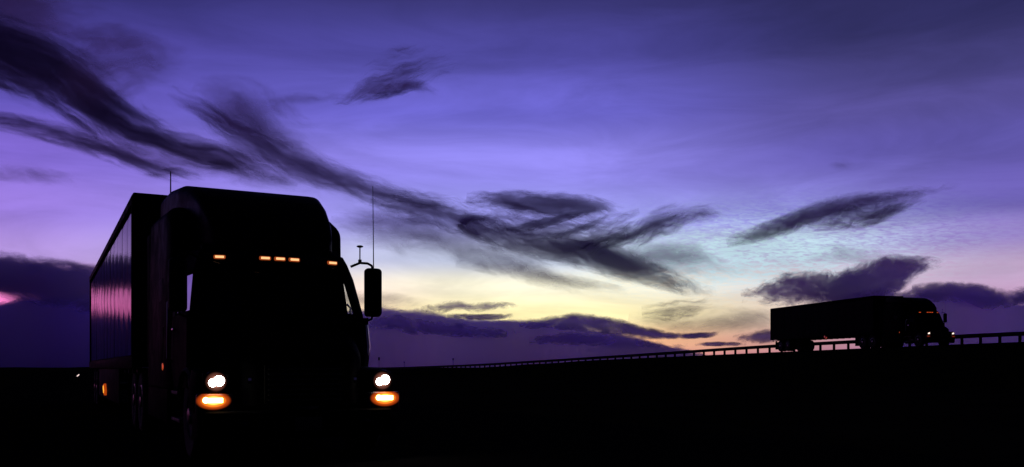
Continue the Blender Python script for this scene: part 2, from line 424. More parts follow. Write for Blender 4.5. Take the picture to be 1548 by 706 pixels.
def make_tractor(loc, yaw, z=0):
    t = empty('semi_tractor', (loc[0], loc[1], z), yaw)
    P = M['paint']
    # ---- chassis
    bm = bmesh.new()
    for x in (-0.43, 0.43): box(bm, (x, 4.7, 0.82), (0.09, 7.6, 0.27), 0.012)
    for y in (1.2, 2.6, 4.0, 5.4, 6.6, 7.6): box(bm, (0, y, 0.82), (0.79, 0.1, 0.2), 0.01)
    build('chassis_frame', bm, M['steel'], t)
    for y in (1.22, 6.55, 7.85):
        bm = bmesh.new(); tube(bm, [(-1.0, y, 0.5), (-0.3, y, 0.5), (0, y, 0.5), (0.3, y, 0.5), (1.0, y, 0.5)], [0.07, 0.08, 0.17 if y > 2 else 0.08, 0.08, 0.07], 14); build('axle', bm, M['steel'], t)
    for sx in (-1, 1):
        wheel('wheel', t, sx * 1.02, 1.22, 0.52, 0.30, sx)
        for y in (6.55, 7.85):
            wheel('wheel', t, sx * 1.12, y, 0.52, 0.26, sx, True); wheel('wheel', t, sx * 0.80, y, 0.52, 0.26, sx, True)
        bm = bmesh.new(); lathe(bm, [(0.28, 3.35), (0.33, 3.40), (0.33, 5.2), (0.28, 5.25)], 'Y', 28, (sx * 0.86, 0, 0.66)); build('fuel_tank', bm, M['rim'], t)
        bm = bmesh.new()
        for zz, yy, dd in ((0.42, 2.35, 0.9), (0.78, 2.35, 0.9)): box(bm, (sx * 1.04, yy, zz), (0.3, dd, 0.05), 0.012)
        box(bm, (sx * 0.92, 2.35, 0.6), (0.06, 0.9, 0.42), 0.01); build('step', bm, M['steel'], t)
        # chassis fairing under the sleeper
        bm = bmesh.new(); box(bm, (sx * 1.215, 4.1, 0.66), (0.035, 2.55, 0.62), 0.015); build('side_fairing', bm, P, t)
        bm = bmesh.new(); box(bm, (sx * 0.98, 8.75, 0.62), (0.6, 0.015, 0.75), 0.004); build('mudflap', bm, M['rubber'], t)
        # cab extender behind the sleeper
        bm = bmesh.new(); box(bm, (sx * 1.20, 5.50, 2.25), (0.03, 0.5, 2.1), 0.012); build('cab_extender', bm, P, t)
    bm = bmesh.new(); lathe(bm, [(0.5, 1.10), (0.52, 1.12), (0.50, 1.145)], 'Z', 30, (0, 7.2, 0)); build('fifth_wheel', bm, M['steel'], t)

    # ---- hood
    bm = bmesh.new()
    rows = []
    for y, hw, z0, z1, r in ((0.16, 0.56, 0.66, 1.16, 0.10), (0.20, 0.62, 0.66, 1.24, 0.14), (0.34, 0.74, 0.66, 1.36, 0.20), (0.62, 0.84, 0.70, 1.47, 0.24), (0.95, 0.91, 0.80, 1.57, 0.26), (1.33, 0.98, 0.80, 1.66, 0.26)):
        rows.append(rrect(hw, z0, z1, r, y, 6, 0.03))
    loft(bm, rows); hood = build('hood', bm, P, t)
    bm = bmesh.new()
    box(bm, (0, 0.145, 0.92), (0.96, 0.05, 0.46), 0.02); grl = build('grille', bm, M['plastic'], hood)
    for k in range(7):
        bm = bmesh.new(); box(bm, (0, 0.11, 0.74 + k * 0.06), (0.88, 0.03, 0.022), 0.006); build('grille_bar', bm, M['steel'], grl)
    # ---- fenders with the headlamps
    for sx in (-1, 1):
        bm = bmesh.new(); rows = []
        for k in range(13):
            a = math.pi * (0.04 + 0.92 * k / 12)
            yy = 1.20 - 0.80 * math.cos(a); zz = 0.52 + 0.60 * math.sin(a)
            yi = 1.20 - 0.64 * math.cos(a); zi = 0.52 + 0.53 * math.sin(a)
            rows.append([(sx * 0.80, yi, zi), (sx * 1.20, yi, zi), (sx * 1.225, (yi + yy) / 2, (zi + zz) / 2), (sx * 1.20, yy, zz), (sx * 1.08, yy, zz + 0.02), (sx * 0.80, yy, zz + 0.015)])
        loft(bm, rows); fd = build('fender', bm, P, t)
        # nose block holding the lamps
        bm = bmesh.new(); rows = []
        for y, x0, x1, z0, z1 in ((0.27, 0.84, 1.13, 0.64, 1.02), (0.31, 0.80, 1.17, 0.62, 1.06), (0.45, 0.74, 1.21, 0.60, 1.10), (0.7, 0.74, 1.22, 0.62, 1.12)):
            c = [(x0, z0), (x1, z0), (x1 + 0.015, (z0 + z1) / 2), (x1 - 0.02, z1 - 0.03), (x1 - 0.08, z1), (x0 + 0.02, z1 + 0.02)]
            rows.append([(sx * a, y + (0.10 * (a - 0.74)), b) for a, b in c])
        loft(bm, rows); build('lamp_housing', bm, P, t)
        bm = bmesh.new(); box(bm, (sx * 1.0, 0.272, 0.95), (0.30, 0.03, 0.20), 0.012, None); o = build('headlamp', bm, M['plastic'], t); hl_o = o
        bm = bmesh.new(); lathe(bm, [(0.05, 0.238), (0.10, 0.244), (0.135, 0.258), (0.138, 0.272)], 'Y', 28, (sx * 1.0, 0, 0.955)); build('lens', bm, M['head_lens'], hl_o)
        bm = bmesh.new()
        lathe(bm, [(0.02, 0.228), (0.055, 0.234), (0.07, 0.25)], 'Y', 20, (sx * 1.0 + 0.03, 0, 0.965)); lathe(bm, [(0.02, 0.232), (0.045, 0.236), (0.055, 0.25)], 'Y', 20, (sx * 1.0 - 0.035, 0, 0.945))
        build('bulb', bm, M['head'], hl_o)
        bm = bmesh.new(); box(bm, (sx * 1.01, 0.262, 0.70), (0.42, 0.06, 0.235), 0.029, None, 3); o = build('turn_lamp', bm, M['amber_lens'], t)
        bm = bmesh.new(); box(bm, (sx * 1.03 + 0.02, 0.235, 0.742), (0.17, 0.02, 0.058), 0.009); lathe(bm, [(0.01, 0.222), (0.03, 0.226), (0.042, 0.24)], 'Y', 18, (sx * 1.03 - 0.085, 0, 0.745)); build('bulb', bm, M['amber'], o)
    # ---- bumper
    bm = bmesh.new(); rows = []
    for x, yb in ((-1.22, 0.52), (-1.20, 0.28), (-1.06, 0.12), (-0.6, 0.03), (0, 0.0), (0.6, 0.03), (1.06, 0.12), (1.20, 0.28), (1.22, 0.52)):
        rows.append([(x, yb + 0.10, 0.62), (x, yb + 0.02, 0.60), (x, yb, 0.52), (x, yb + 0.03, 0.34), (x, yb + 0.10, 0.28), (x * 0.97, yb + 0.2, 0.28), (x * 0.97, yb + 0.2, 0.62)])
    loft(bm, rows); bp = build('bumper', bm, P, t)
    bm = bmesh.new(); box(bm, (0, -0.02, 0.46), (0.32, 0.012, 0.16), 0.004); build('number_plate', bm, M['steel'], bp)
    for sx in (-1, 1):
        bm = bmesh.new(); lathe(bm, [(0.03, 0.03), (0.06, 0.05), (0.065, 0.10)], 'Y', 18, (sx * 0.72, 0, 0.46)); build('fog_lamp', bm, M['glass'], bp)
        bm = bmesh.new(); box(bm, (sx * 0.63, 0.205, 0.965), (0.045, 0.02, 0.07), 0.008); build('hood_latch', bm, M['chrome'], hood)

    # ---- cab with openings for windscreen and door windows
    def ring(y0, rake, wid, top, hwadd=0.0):
        # right half, bottom to top, then mirrored
        half = [(wid[0], 0.78), (wid[1], 1.25), (wid[2], 1.84), (wid[3], 2.33), (wid[4], top - 0.16), (wid[4] - 0.05, top - 0.05), (wid[4] - 0.17, top), (0.45, top + 0.03)]
        f = lambda zz: y0 + rake * max(0.0, zz - 1.5)
        r_ = [(x, f(zz), zz) for x, zz in half]
        return r_ + [(-x, yy, zz) for x, yy, zz in r_[::-1]]
    W1 = (1.04, 1.07, 0.98, 0.90, 0.84); W2 = (1.12, 1.17, 1.13, 1.06, 1.0); W3 = (1.17, 1.21, 1.19, 1.12, 1.05)
    rings = [ring(1.16, 0.42, W1, 2.66), ring(1.28, 0.42, W2, 2.70), ring(2.28, 0.0, W3, 2.74), ring(2.62, 0.0, W3, 2.76)]
    bm = bmesh.new()
    vr = [[bm.verts.new(p) for p in r_] for r_ in rings]
    n_ = len(vr[0]); openq = {}
    for i in range(3):
        for k in range(n_ - 1):
            if i == 1 and k in (2, n_ - 4): openq[k] = [vr[1][k].co.copy(), vr[1][k + 1].co.copy(), vr[2][k + 1].co.copy(), vr[2][k].co.copy()]; continue
            bm.faces.new((vr[i][k], vr[i][k + 1], vr[i + 1][k + 1], vr[i + 1][k]))
        bm.faces.new((vr[i][n_ - 1], vr[i][0], vr[i + 1][0], vr[i + 1][n_ - 1]))
    # front panel below the windscreen
    f0 = vr[0]
    bm.faces.new((f0[0], f0[1], f0[n_ - 2], f0[n_ - 1])); 
    lo = [f0[1], f0[2], f0[n_ - 3], f0[n_ - 2]]
    bm.faces.new(lo)
    wsv = [f0[2].co.copy(), f0[3].co.copy(), f0[4].co.copy(), f0[n_ - 5].co.copy(), f0[n_ - 4].co.copy(), f0[n_ - 3].co.copy()]
    bm.faces.new([f0[k] for k in range(4, n_ - 4)])
    cab = build('cab', bm, P, t, True, 40)
    so = cab.modifiers.new('thickness', 'SOLIDIFY'); so.thickness = 0.035; so.offset = -1
    bm = bmesh.new(); bm.faces.new([bm.verts.new(v + Vector((0, 0.012, 0))) for v in wsv]); build('windscreen', bm, M['glass'], cab, False)
    for k, quad in openq.items():
        sgn = 1 if quad[0].x > 0 else -1
        bm = bmesh.new(); bm.faces.new([bm.verts.new(v - Vector((0.012 * sgn, 0, 0))) for v in quad]); build('door_window', bm, M['glass'], cab, False)
        bm = bmesh.new(); box(bm, (sgn * 1.235, 2.2, 1.62), (0.03, 0.17, 0.04), 0.01); build('door_handle', bm, M['chrome'], cab)
        bm = bmesh.new(); tube(bm, [(sgn * 1.21, 2.42, 1.2), (sgn * 1.27, 2.44, 1.24), (sgn * 1.27, 2.44, 2.0), (sgn * 1.21, 2.42, 2.05)], 0.017, 8); build('grab_handle', bm, M['chrome'], cab)
        bm = bmesh.new()
        c = [(sgn * (1.155 + dz), yy, zz) for yy, zz, dz in ((1.33, 0.86, 0), (1.33, 1.80, 0), (2.36, 1.80, 0.045), (2.36, 0.86, 0.03))]
        loft(bm, [[Vector(v) for v in c], [Vector(v) + Vector((sgn * 0.022, 0, 0)) for v in c]]); build('door', bm, P, cab)
        bm = bmesh.new(); tube(bm, [(sgn * 0.1, 1.27, 1.79), (sgn * 0.35, 1.30, 1.93), (sgn * 0.68, 1.33, 2.02)], 0.010, 6); build('wiper', bm, M['plastic'], cab)
    # interior
    bm = bmesh.new(); box(bm, (0, 1.52, 1.60), (2.0, 0.5, 0.42), 0.08); build('dashboard', bm, M['plastic'], cab)
    for sx in (-0.5, 0.42):
        bm = bmesh.new(); box(bm, (sx, 2.2, 1.35), (0.5, 0.5, 0.18), 0.06); box(bm, (sx, 2.48, 1.75), (0.48, 0.16, 0.75), 0.06); box(bm, (sx, 2.5, 2.22), (0.28, 0.11, 0.2), 0.04); build('seat', bm, M['fabric'], cab)
    bm = bmesh.new()
    rr = [(0.5 + 0.23 * math.cos(a), 1.86 + 0.08 * math.sin(a), 1.78 + 0.22 * math.sin(a)) for a in [2 * math.pi * k / 24 for k in range(25)]]
    tube(bm, rr, 0.018, 8); build('steering_wheel', bm, M['plastic'], cab)
    # ---- sleeper
    bm = bmesh.new(); rows = []
    for y, hw, z1, r in ((2.63, 1.20, 3.18, 0.22), (2.70, 1.23, 3.26, 0.20), (3.1, 1.25, 3.40, 0.17), (5.2, 1.25, 3.52, 0.17), (5.27, 1.21, 3.48, 0.16)):
        ring_ = rrect(hw, 0.80, z1, r, y, 6, 0.05)
        rows.append([(x * (1 - 0.035 * max(0, (zz - 2.2) / 1.2)), yy, zz) for x, yy, zz in ring_])
    loft(bm, rows); slp = build('sleeper', bm, P, t)
    for sx in (-1, 1):
        bm = bmesh.new(); box(bm, (sx * 1.236, 3.5, 1.45), (0.02, 0.62, 0.5), 0.008); build('locker_door', bm, P, slp)
        bm = bmesh.new(); box(bm, (sx * 1.222, 3.6, 2.25), (0.018, 0.5, 0.32), 0.006); build('sleeper_window', bm, M['plastic'], slp)
    # ---- roof fairing
    bm = bmesh.new(); rows = []
    for y, hw, z0, z1, r in ((1.62, 0.72, 2.70, 2.82, 0.05), (1.70, 0.78, 2.68, 2.96, 0.10), (1.95, 0.84, 2.68, 3.20, 0.13), (2.35, 0.89, 2.72, 3.46, 0.14), (2.8, 0.94, 2.80, 3.65, 0.14), (3.4, 1.02, 2.9, 3.77, 0.14), (4.2, 1.07, 3.0, 3.84, 0.14), (5.1, 1.07, 3.0, 3.86, 0.14), (5.2, 1.03, 3.0, 3.82, 0.13)):
        ring_ = rrect(hw, z0, z1, r, y, 7, 0.03)
        rows.append([(x, yy, zz + 0.025 * (1 - (x / hw) ** 2) * (zz > (z0 + z1) / 2)) for x, yy, zz in ring_])
    loft(bm, rows); rf_ = build('roof_fairing', bm, M['roof_paint'], t)
    # ---- sun visor with the five amber markers
    bm = bmesh.new(); rows = []
    for k in range(13):
        x = -0.92 + 1.84 * k / 12; yb = 1.42 + 0.22 * (x / 0.92) ** 2; zb = 2.50
        rows.append([(x, yb, zb), (x, yb + 0.02, zb - 0.03), (x, yb + 0.30, zb + 0.17), (x, yb + 0.29, zb + 0.26), (x, yb + 0.02, zb + 0.08)])
    loft(bm, rows); vis = build('sun_visor', bm, M['plastic'], t)
    for x in (-0.74, -0.19, 0.0, 0.19, 0.74):
        yb = 1.405 + 0.22 * (x / 0.92) ** 2
        marker_lamp(vis, (x, yb + 0.02, 2.545), (0.15, 0.05, 0.052), M['marker'], M['marker_lens'], Matrix.Rotation(R(14 * x), 3, 'Z'))
    # ---- mirrors
    for sx in (-1, 1):
        mr = None
        bm = bmesh.new(); rows = []
        for y, hw, hz in ((1.30, 0.075, 0.29), (1.33, 0.10, 0.325), (1.40, 0.112, 0.335), (1.46, 0.11, 0.333)):
            rows.append([(x + sx * 1.27, yy, zz) for x, yy, zz in rrect(hw, 2.15 - hz, 2.15 + hz, 0.05, y, 4)])
        loft(bm, rows); mr = build('mirror', bm, M['plastic'], t)
        bm = bmesh.new(); box(bm, (sx * 1.27, 1.463, 2.15), (0.19, 0.006, 0.60), 0.002); build('mirror_glass', bm, M['chrome'], mr)
        bm = bmesh.new(); tube(bm, [(sx * 0.98, 1.50, 2.50), (sx * 1.10, 1.46, 2.555), (sx * 1.20, 1.43, 2.55), (sx * 1.25, 1.41, 2.52), (sx * 1.26, 1.40, 2.47)], 0.017, 8); build('mirror_arm', bm, M['plastic'], mr)
        bm = bmesh.new(); tube(bm, [(sx * 1.08, 1.45, 1.78), (sx * 1.20, 1.43, 1.765), (sx * 1.25, 1.41, 1.785), (sx * 1.26, 1.40, 1.83)], 0.016, 8)
        build('mirror_arm', bm, M['plastic'], mr)
    # ---- aerials
    bm = bmesh.new(); tube(bm, [(1.275, 1.40, 2.47), (1.272, 1.40, 2.9), (1.268, 1.41, 3.62)], [0.0075, 0.006, 0.0045], 6); build('whip_aerial', bm, M['plastic'], t)
    bm = bmesh.new(); tube(bm, [(1.10, 1.46, 2.55), (1.10, 1.46, 2.77)], 0.009, 8); tube(bm, [(1.10, 1.46, 2.545), (1.10, 1.46, 2.60)], 0.025, 8); lathe(bm, [(0.02, 2.765), (0.045, 2.775), (0.045, 2.787), (0.025, 2.795)], 'Z', 14, (1.10, 1.46, 0)); build('satellite_aerial', bm, M['plastic'], t)
    bm = bmesh.new(); tube(bm, [(1.135, 1.30, 1.12), (1.165, 1.31, 1.40), (1.15, 1.33, 1.70)], [0.028, 0.034, 0.022], 16); build('door_glint_strip', bm, M['chrome'], t)  # chrome strip added to catch a thin sky glint at the door edge
    bm = bmesh.new(); tube(bm, [(-1.0, 4.4, 3.7), (-1.0, 4.4, 4.17)], [0.012, 0.008], 6); build('short_aerial', bm, M['plastic'], t)
    # red lamp low on the sleeper side and a glint strip at the door edge
    marker_lamp(slp, (-1.225, 3.2, 1.13), (0.07, 0.06, 0.11), M['side_red'], M['marker_lens'])
    return t

def make_trailer(loc, yaw, z=0, length=16.1):
    t = empty('semi_trailer', (loc[0], loc[1], z), yaw)
    y0 = 6.25; y1 = y0 + length; hw = 1.30; zb = 1.12; zt = 4.08
    # inner box that carries the sheets
    bm = bmesh.new(); box(bm, (0, (y0 + y1) / 2, (zb + zt) / 2), (hw * 2 - 0.05, length - 0.06, zt - zb - 0.02)); build('box_body', bm, M['railm'], t, False)
    n_ = 13; pw = (length - 0.24) / n_
    first = None
    for sx in (-1, 1):
        for k in range(n_):
            yc = y0 + 0.12 + pw * (k + 0.5)
            if first is None:
                bm = bmesh.new(); rows = []
                for j in range(9):      # each sheet bellies out a few millimetres between its riveted joints
                    v = -1 + 2 * j / 8; yy = v * (pw / 2 - 0.012); bul = 0.0035 * (1 - v * v)
                    rows.append([(-0.012, yy, -1.26), (0.012 + bul, yy, -1.26), (0.012 + bul * 1.5, yy, 0.0), (0.012 + bul, yy, 1.26), (-0.012, yy, 1.26)])
                loft(bm, rows); first = build('side_panel', bm, M['panel'], t, True, 30); o = first
            else:
                o = first.copy(); col.objects.link(o); o.parent = t
            o.location = (sx * (hw - 0.018), yc, (zb + zt) / 2); o.rotation_euler = (0, R(random.uniform(-0.12, 0.12)), (math.pi if sx < 0 else 0) + R(random.uniform(-0.25, 0.25)))
        bm = bmesh.new(); box(bm, (sx * (hw + 0.008), (y0 + y1) / 2, zt - 0.06), (0.05, length, 0.15), 0.012); build('top_rail', bm, M['railm'], t)
        bm = bmesh.new(); box(bm, (sx * (hw + 0.008), (y0 + y1) / 2, zb + 0.08), (0.055, length, 0.20), 0.012); build('bottom_rail', bm, M['railm'], t)
        bm = bmesh.new(); tube(bm, [(sx * (hw - 0.045), y0 + 0.07, zb), (sx * (hw - 0.045), y0 + 0.07, zt - 0.01)], 0.085, 16); build('corner_post', bm, M['railm'], t)
        bm = bmesh.new(); box(bm, (sx * (hw - 0.02), y1 - 0.05, (zb + zt) / 2), (0.09, 0.14, zt - zb), 0.012); build('rear_post', bm, M['railm'], t)
        bm = bmesh.new(); box(bm, (sx * (hw - 0.03), 13.8, 0.72), (0.025, 7.6, 0.75), 0.01); sk = build('side_skirt', bm, M['front'], t)
        for y in (19.35, 20.65):
            wheel('wheel', t, sx * 1.13, y, 0.51, 0.26, sx, True); wheel('wheel', t, sx * 0.81, y, 0.51, 0.26, sx, True)
        bm = bmesh.new(); box(bm, (sx * 0.97, 21.5, 0.55), (0.6, 0.012, 0.7), 0.003); build('mudflap', bm, M['rubber'], t)
        bm = bmesh.new(); box(bm, (sx * 0.72, 9.3, 0.72), (0.12, 0.12, 0.9), 0.01); box(bm, (sx * 0.72, 9.3, 0.27), (0.24, 0.26, 0.04), 0.01); build('landing_leg', bm, M['steel'], t)
        # rear door leaf
        bm = bmesh.new(); box(bm, (sx * 0.62, y1 - 0.005, (zb + zt) / 2), (1.2, 0.05, zt - zb - 0.12), 0.01); dr = build('rear_door', bm, M['front'], t)
        bm = bmesh.new(); tube(bm, [(sx * 0.3, y1 + 0.05, zb + 0.05), (sx * 0.3, y1 + 0.05, zt - 0.1)], 0.018, 8); build('lock_rod', bm, M['steel'], dr)
        bm = bmesh.new(); box(bm, (sx * 1.0, y1 + 0.02, 1.02), (0.16, 0.03, 0.10), 0.012); build('tail_lamp', bm, M['reflector'], t)
    # front wall sheets
    for k in range(4):
        bm = bmesh.new(); w_ = (2 * hw - 0.26) / 4; box(bm, (-hw + 0.13 + w_ * (k + 0.5), y0 + 0.02, (zb + zt) / 2), (w_ - 0.014, 0.04, zt - zb - 0.1), 0.006); build('front_panel', bm, M['front'], t)
    bm = bmesh.new(); rows = []
    for y in (y0 + 0.01, y1): rows.append(rrect(hw + 0.02, zt - 0.02, zt + 0.05, 0.03, y, 3))
    loft(bm, rows); build('roof_sheet', bm, M['railm'], t)
    bm = bmesh.new()
    for y in [y0 + 0.6 + 0.9 * k for k in range(17)]: box(bm, (0, y, zb - 0.06), (2.4, 0.08, 0.11), 0.008)
    build('floor_beams', bm, M['steel'], t)
    bm = bmesh.new()
    for x in (-0.5, 0.5): box(bm, (x, 20.0, 0.86), (0.12, 3.4, 0.24), 0.01)
    build('bogie_frame', bm, M['steel'], t)
    for y in (19.35, 20.65):
        bm = bmesh.new(); tube(bm, [(-1.0, y, 0.51), (1.0, y, 0.51)], 0.075, 12); build('axle', bm, M['steel'], t)
    bm = bmesh.new(); box(bm, (0, y1 - 0.05, 0.56), (2.2, 0.1, 0.11), 0.01)
    for x in (-0.75, 0.75): box(bm, (x, y1 - 0.08, 0.83), (0.09, 0.09, 0.5), 0.008)
    build('rear_guard', bm, M['steel'], t)
    # amber side lamp at the foot of the skirt
    bm = bmesh.new(); box(bm, (-hw + 0.0, 14.2, 0.57), (0.10, 0.34, 0.16), 0.03, Matrix.Rotation(R(30), 3, 'X')); o = build('marker_lamp', bm, M['side_lens'], t)
    bm = bmesh.new(); box(bm, (-hw - 0.045, 14.16, 0.575), (0.03, 0.24, 0.09), 0.012, Matrix.Rotation(R(30), 3, 'X')); build('bulb', bm, M['side_amber'], o)
    return t

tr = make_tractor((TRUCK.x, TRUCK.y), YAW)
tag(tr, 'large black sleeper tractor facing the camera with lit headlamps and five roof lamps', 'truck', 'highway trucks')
tl = make_trailer((TRUCK.x - 0.075 * math.cos(YAW), TRUCK.y - 0.075 * math.sin(YAW)), YAW)
tag(tl, 'near box trailer with sheet metal side reflecting purple sky behind the facing tractor', 'trailer', 'box trailers')

# the second rig, on the raised road: copies of both things and all their parts
def copy_tree(o, parent=None):
    c = o.copy(); col.objects.link(c); c.parent = parent
    for ch in list(o.children): copy_tree(ch, c)
    return c
FRONT = Vector((30.9, 65.0)); REAR = Vector((25.85, 87.2))
ax = (REAR - FRONT).normalized()
fyaw = math.atan2(-ax.x, ax.y)
og = FRONT - ax * 0.35
tr2 = copy_tree(tr); tl2 = copy_tree(tl)
for o in (tr2, tl2):
    o.location = (og.x, og.y, 2.62); o.rotation_euler = (0, 0, fyaw)
tag(tr2, 'small distant tractor in silhouette on the raised road behind the guardrail line', 'truck')
tag(tl2, 'distant dark box trailer in silhouette on the raised road', 'trailer')
for ch in tr2.children:
    for g_ in ch.children:
        if g_.name.startswith('marker_lamp'):
            for b_ in g_.children:
                b_.material_slots[0].link = 'OBJECT'; b_.material_slots[0].material = M['marker_red']

FAR = {M['head']: M['far_head'], M['amber']: M['far_amber'], M['amber_lens']: M['reflector'], M['head_lens']: M['plastic']}
for o in (tl2, tr2):
    for ch in o.children_recursive:
        if ch.data and ch.data.materials and ch.data.materials[0] == M['glass']:
            ch.material_slots[0].link = 'OBJECT'; ch.material_slots[0].material = M['dark_glass']
        if ch.name.startswith('bulb') and ch.data.materials[0] in (M['side_amber'], M['side_red']):
            ch.material_slots[0].link = 'OBJECT'; ch.material_slots[0].material = M['reflector']
        if ch.data and ch.data.materials and ch.data.materials[0] in FAR:
            ch.material_slots[0].link = 'OBJECT'; ch.material_slots[0].material = FAR[ch.data.materials[0]]
        if ch.name.startswith('marker_lamp') and ch.data.materials[0] == M['side_lens']:
            ch.material_slots[0].link = 'OBJECT'; ch.material_slots[0].material = M['side_red2']
for ch in list(tl2.children):
    if ch.name.startswith('side_skirt'): bpy.data.objects.remove(ch, do_unlink=True)
    elif ch.name.startswith('marker_lamp'): ch.location = (0.0, -1.2, 0.52)
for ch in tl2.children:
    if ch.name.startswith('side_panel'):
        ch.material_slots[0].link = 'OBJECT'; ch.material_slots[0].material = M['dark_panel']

# ------------------------------------------------------------------ clouds
def cloud_mat(name, albedo, transl, su, sv, k1, k2, lo, hi, amax, shear=0.0, warp=0.3, bank=False, rough=0.6):
    m = bpy.data.materials.new(name); m.use_nodes = True; m.node_tree.nodes.clear(); t = NT(m.node_tree)
    uf = t.new('ShaderNodeUVMap', uv_map='flow'); us = t.new('ShaderNodeUVMap', uv_map='span')
    at_ = t.new('ShaderNodeAttribute', attribute_name='dens')
    sf = t.new('ShaderNodeSeparateXYZ'); t.l.new(uf.outputs[0], sf.inputs[0])
    ss = t.new('ShaderNodeSeparateXYZ'); t.l.new(us.outputs[0], ss.inputs[0])
    u, vv = sf.outputs[0], sf.outputs[1]
    v = ss.outputs[1]                       # -1 .. 1 across
    wn = t.noise(t.xyz(u, vv, 3.0), 1.3, 3, 0.5)
    wv = t.m('MULTIPLY', t.m('SUBTRACT', wn, 0.5), warp)
    u2 = t.m('ADD', t.m('ADD', u, t.m('MULTIPLY', vv, shear)), wv)
    v2 = t.m('ADD', vv, wv)
    n1 = t.noise(t.xyz(t.m('MULTIPLY', u2, su), t.m('MULTIPLY', v2, sv), 0.0), 1.0, 8, rough, 0.25)
    n2 = t.noise(t.xyz(t.m('MULTIPLY', u2, su * 0.35), t.m('MULTIPLY', v2, sv * 0.4), 7.0), 1.0, 4, 0.55, 0.4)
    av = t.m('ABSOLUTE', v)
    if bank:    # firm top edge at v = +1, solid below, soft at the bottom end
        p = t.m('MULTIPLY', t.step(v, 0.98, 0.52), t.step(v, -1.0, -0.95))
    else:
        p = t.m('SUBTRACT', 1.0, t.m('POWER', av, 1.6))
    val = t.m('MULTIPLY', at_.outputs['Fac'], p)
    val = t.m('ADD', val, t.m('ADD', t.m('MULTIPLY', t.m('SUBTRACT', n1, 0.5), k1), t.m('MULTIPLY', t.m('SUBTRACT', n2, 0.5), k2)))
    a = t.step(val, lo, hi)
    a = t.m('MULTIPLY', a, t.step(av, 1.0, 0.72))
    a = t.m('MULTIPLY', a, t.step(at_.outputs['Fac'], 0.0, 0.22))
    a = t.m('MULTIPLY', a, amax)
    d = t.new('ShaderNodeBsdfDiffuse'); d.inputs[0].default_value = albedo + (1,)
    tl_ = t.new('ShaderNodeBsdfTranslucent'); tl_.inputs[0].default_value = transl + (1,)
    ad = t.new('ShaderNodeAddShader'); t.l.new(d.outputs[0], ad.inputs[0]); t.l.new(tl_.outputs[0], ad.inputs[1])
    tr_ = t.new('ShaderNodeBsdfTransparent')
    mx = t.new('ShaderNodeMixShader'); t.l.new(a, mx.inputs[0]); t.l.new(tr_.outputs[0], mx.inputs[1]); t.l.new(ad.outputs[0], mx.inputs[2])
    out = t.new('ShaderNodeOutputMaterial'); t.l.new(mx.outputs[0], out.inputs[0])
    return m

DK = (0.52, 0.42, 0.72)
CM = {
    'streak': cloud_mat('streak_cloud', DK, (0.05, 0.042, 0.085), 0.75, 6.5, 2.0, 2.2, 0.06, 1.25, 0.84, 0.12, 0.38, rough=0.62),
    'diagonal': cloud_mat('diagonal_cloud', DK, (0.11, 0.08, 0.19), 0.8, 6.5, 2.2, 2.1, 0.10, 1.40, 0.70, 0.15, 0.40, rough=0.62),
    'keel':   cloud_mat('keel_cloud', DK, (0.14, 0.085, 0.25), 1.2, 5.8, 2.2, 2.2, 0.16, 1.45, 0.70, 0.9, 0.8, rough=0.66),
    'soft':   cloud_mat('soft_cloud', DK, (0.16, 0.12, 0.22), 0.9, 3.6, 1.6, 2.3, 0.15, 1.35, 0.46, 0.5, 0.7, rough=0.63),
    'feather': cloud_mat('feather_cloud', DK, (0.13, 0.10, 0.19), 1.3, 9.0, 2.6, 2.3, 0.15, 1.3, 0.60, 1.6, 0.6, rough=0.68),
    'puff':   cloud_mat('puff_cloud', DK, (0.50, 0.39, 0.66), 3.0, 6.5, 2.3, 1.9, 0.15, 0.95, 0.78, 0.3, 0.7, rough=0.68),
    'bank':   cloud_mat('bank_cloud', DK, (0.70, 0.64, 0.90), 3.0, 9.0, 2.4, 1.9, 0.10, 0.70, 0.90, 0.2, 0.6, bank=True, rough=0.68),
    'bank_dark': cloud_mat('dark_bank_cloud', DK, (0.40, 0.36, 0.62), 1.8, 6.0, 1.7, 1.4, 0.15, 0.80, 0.90, 0.2, 0.6, bank=True, rough=0.66),
    'shelf': cloud_mat('shelf_cloud', DK, (0.32, 0.26, 0.48), 1.6, 5.5, 1.9, 1.4, 0.08, 0.85, 0.88, 0.2, 0.6, rough=0.66),
}
WIDE = {'streak': 1.6, 'diagonal': 1.6, 'keel': 1.6, 'soft': 1.6, 'feather': 1.5, 'puff': 1.4, 'bank': 1.0, 'bank_dark': 1.0, 'shelf': 1.25}

def at(px, py, dist):
    """a point of the sky dist metres out, in the direction the photograph shows it"""
    x = (px - 774) / FPX; z = (HOR - py) / FPX
    v = Vector((x, 1.0, z)); return v.normalized() * dist + Vector((0, 0, EYE))

def catmull(P, n):
    out = []
    Q = [tuple(2 * a - b for a, b in zip(P[0], P[1]))] + list(P) + [tuple(2 * a - b for a, b in zip(P[-1], P[-2]))]
    for i in range(1, len(Q) - 2):
        for k in range(n):
            t = k / n; t2 = t * t; t3 = t2 * t
            out.append(tuple(0.5 * (2 * b + (c - a) * t + (2 * a - 5 * b + 4 * c - d) * t2 + (3 * b - a - 3 * c + d) * t3) for a, b, c, d in zip(*Q[i - 1:i + 3])))
    out.append(P[-1]); return out

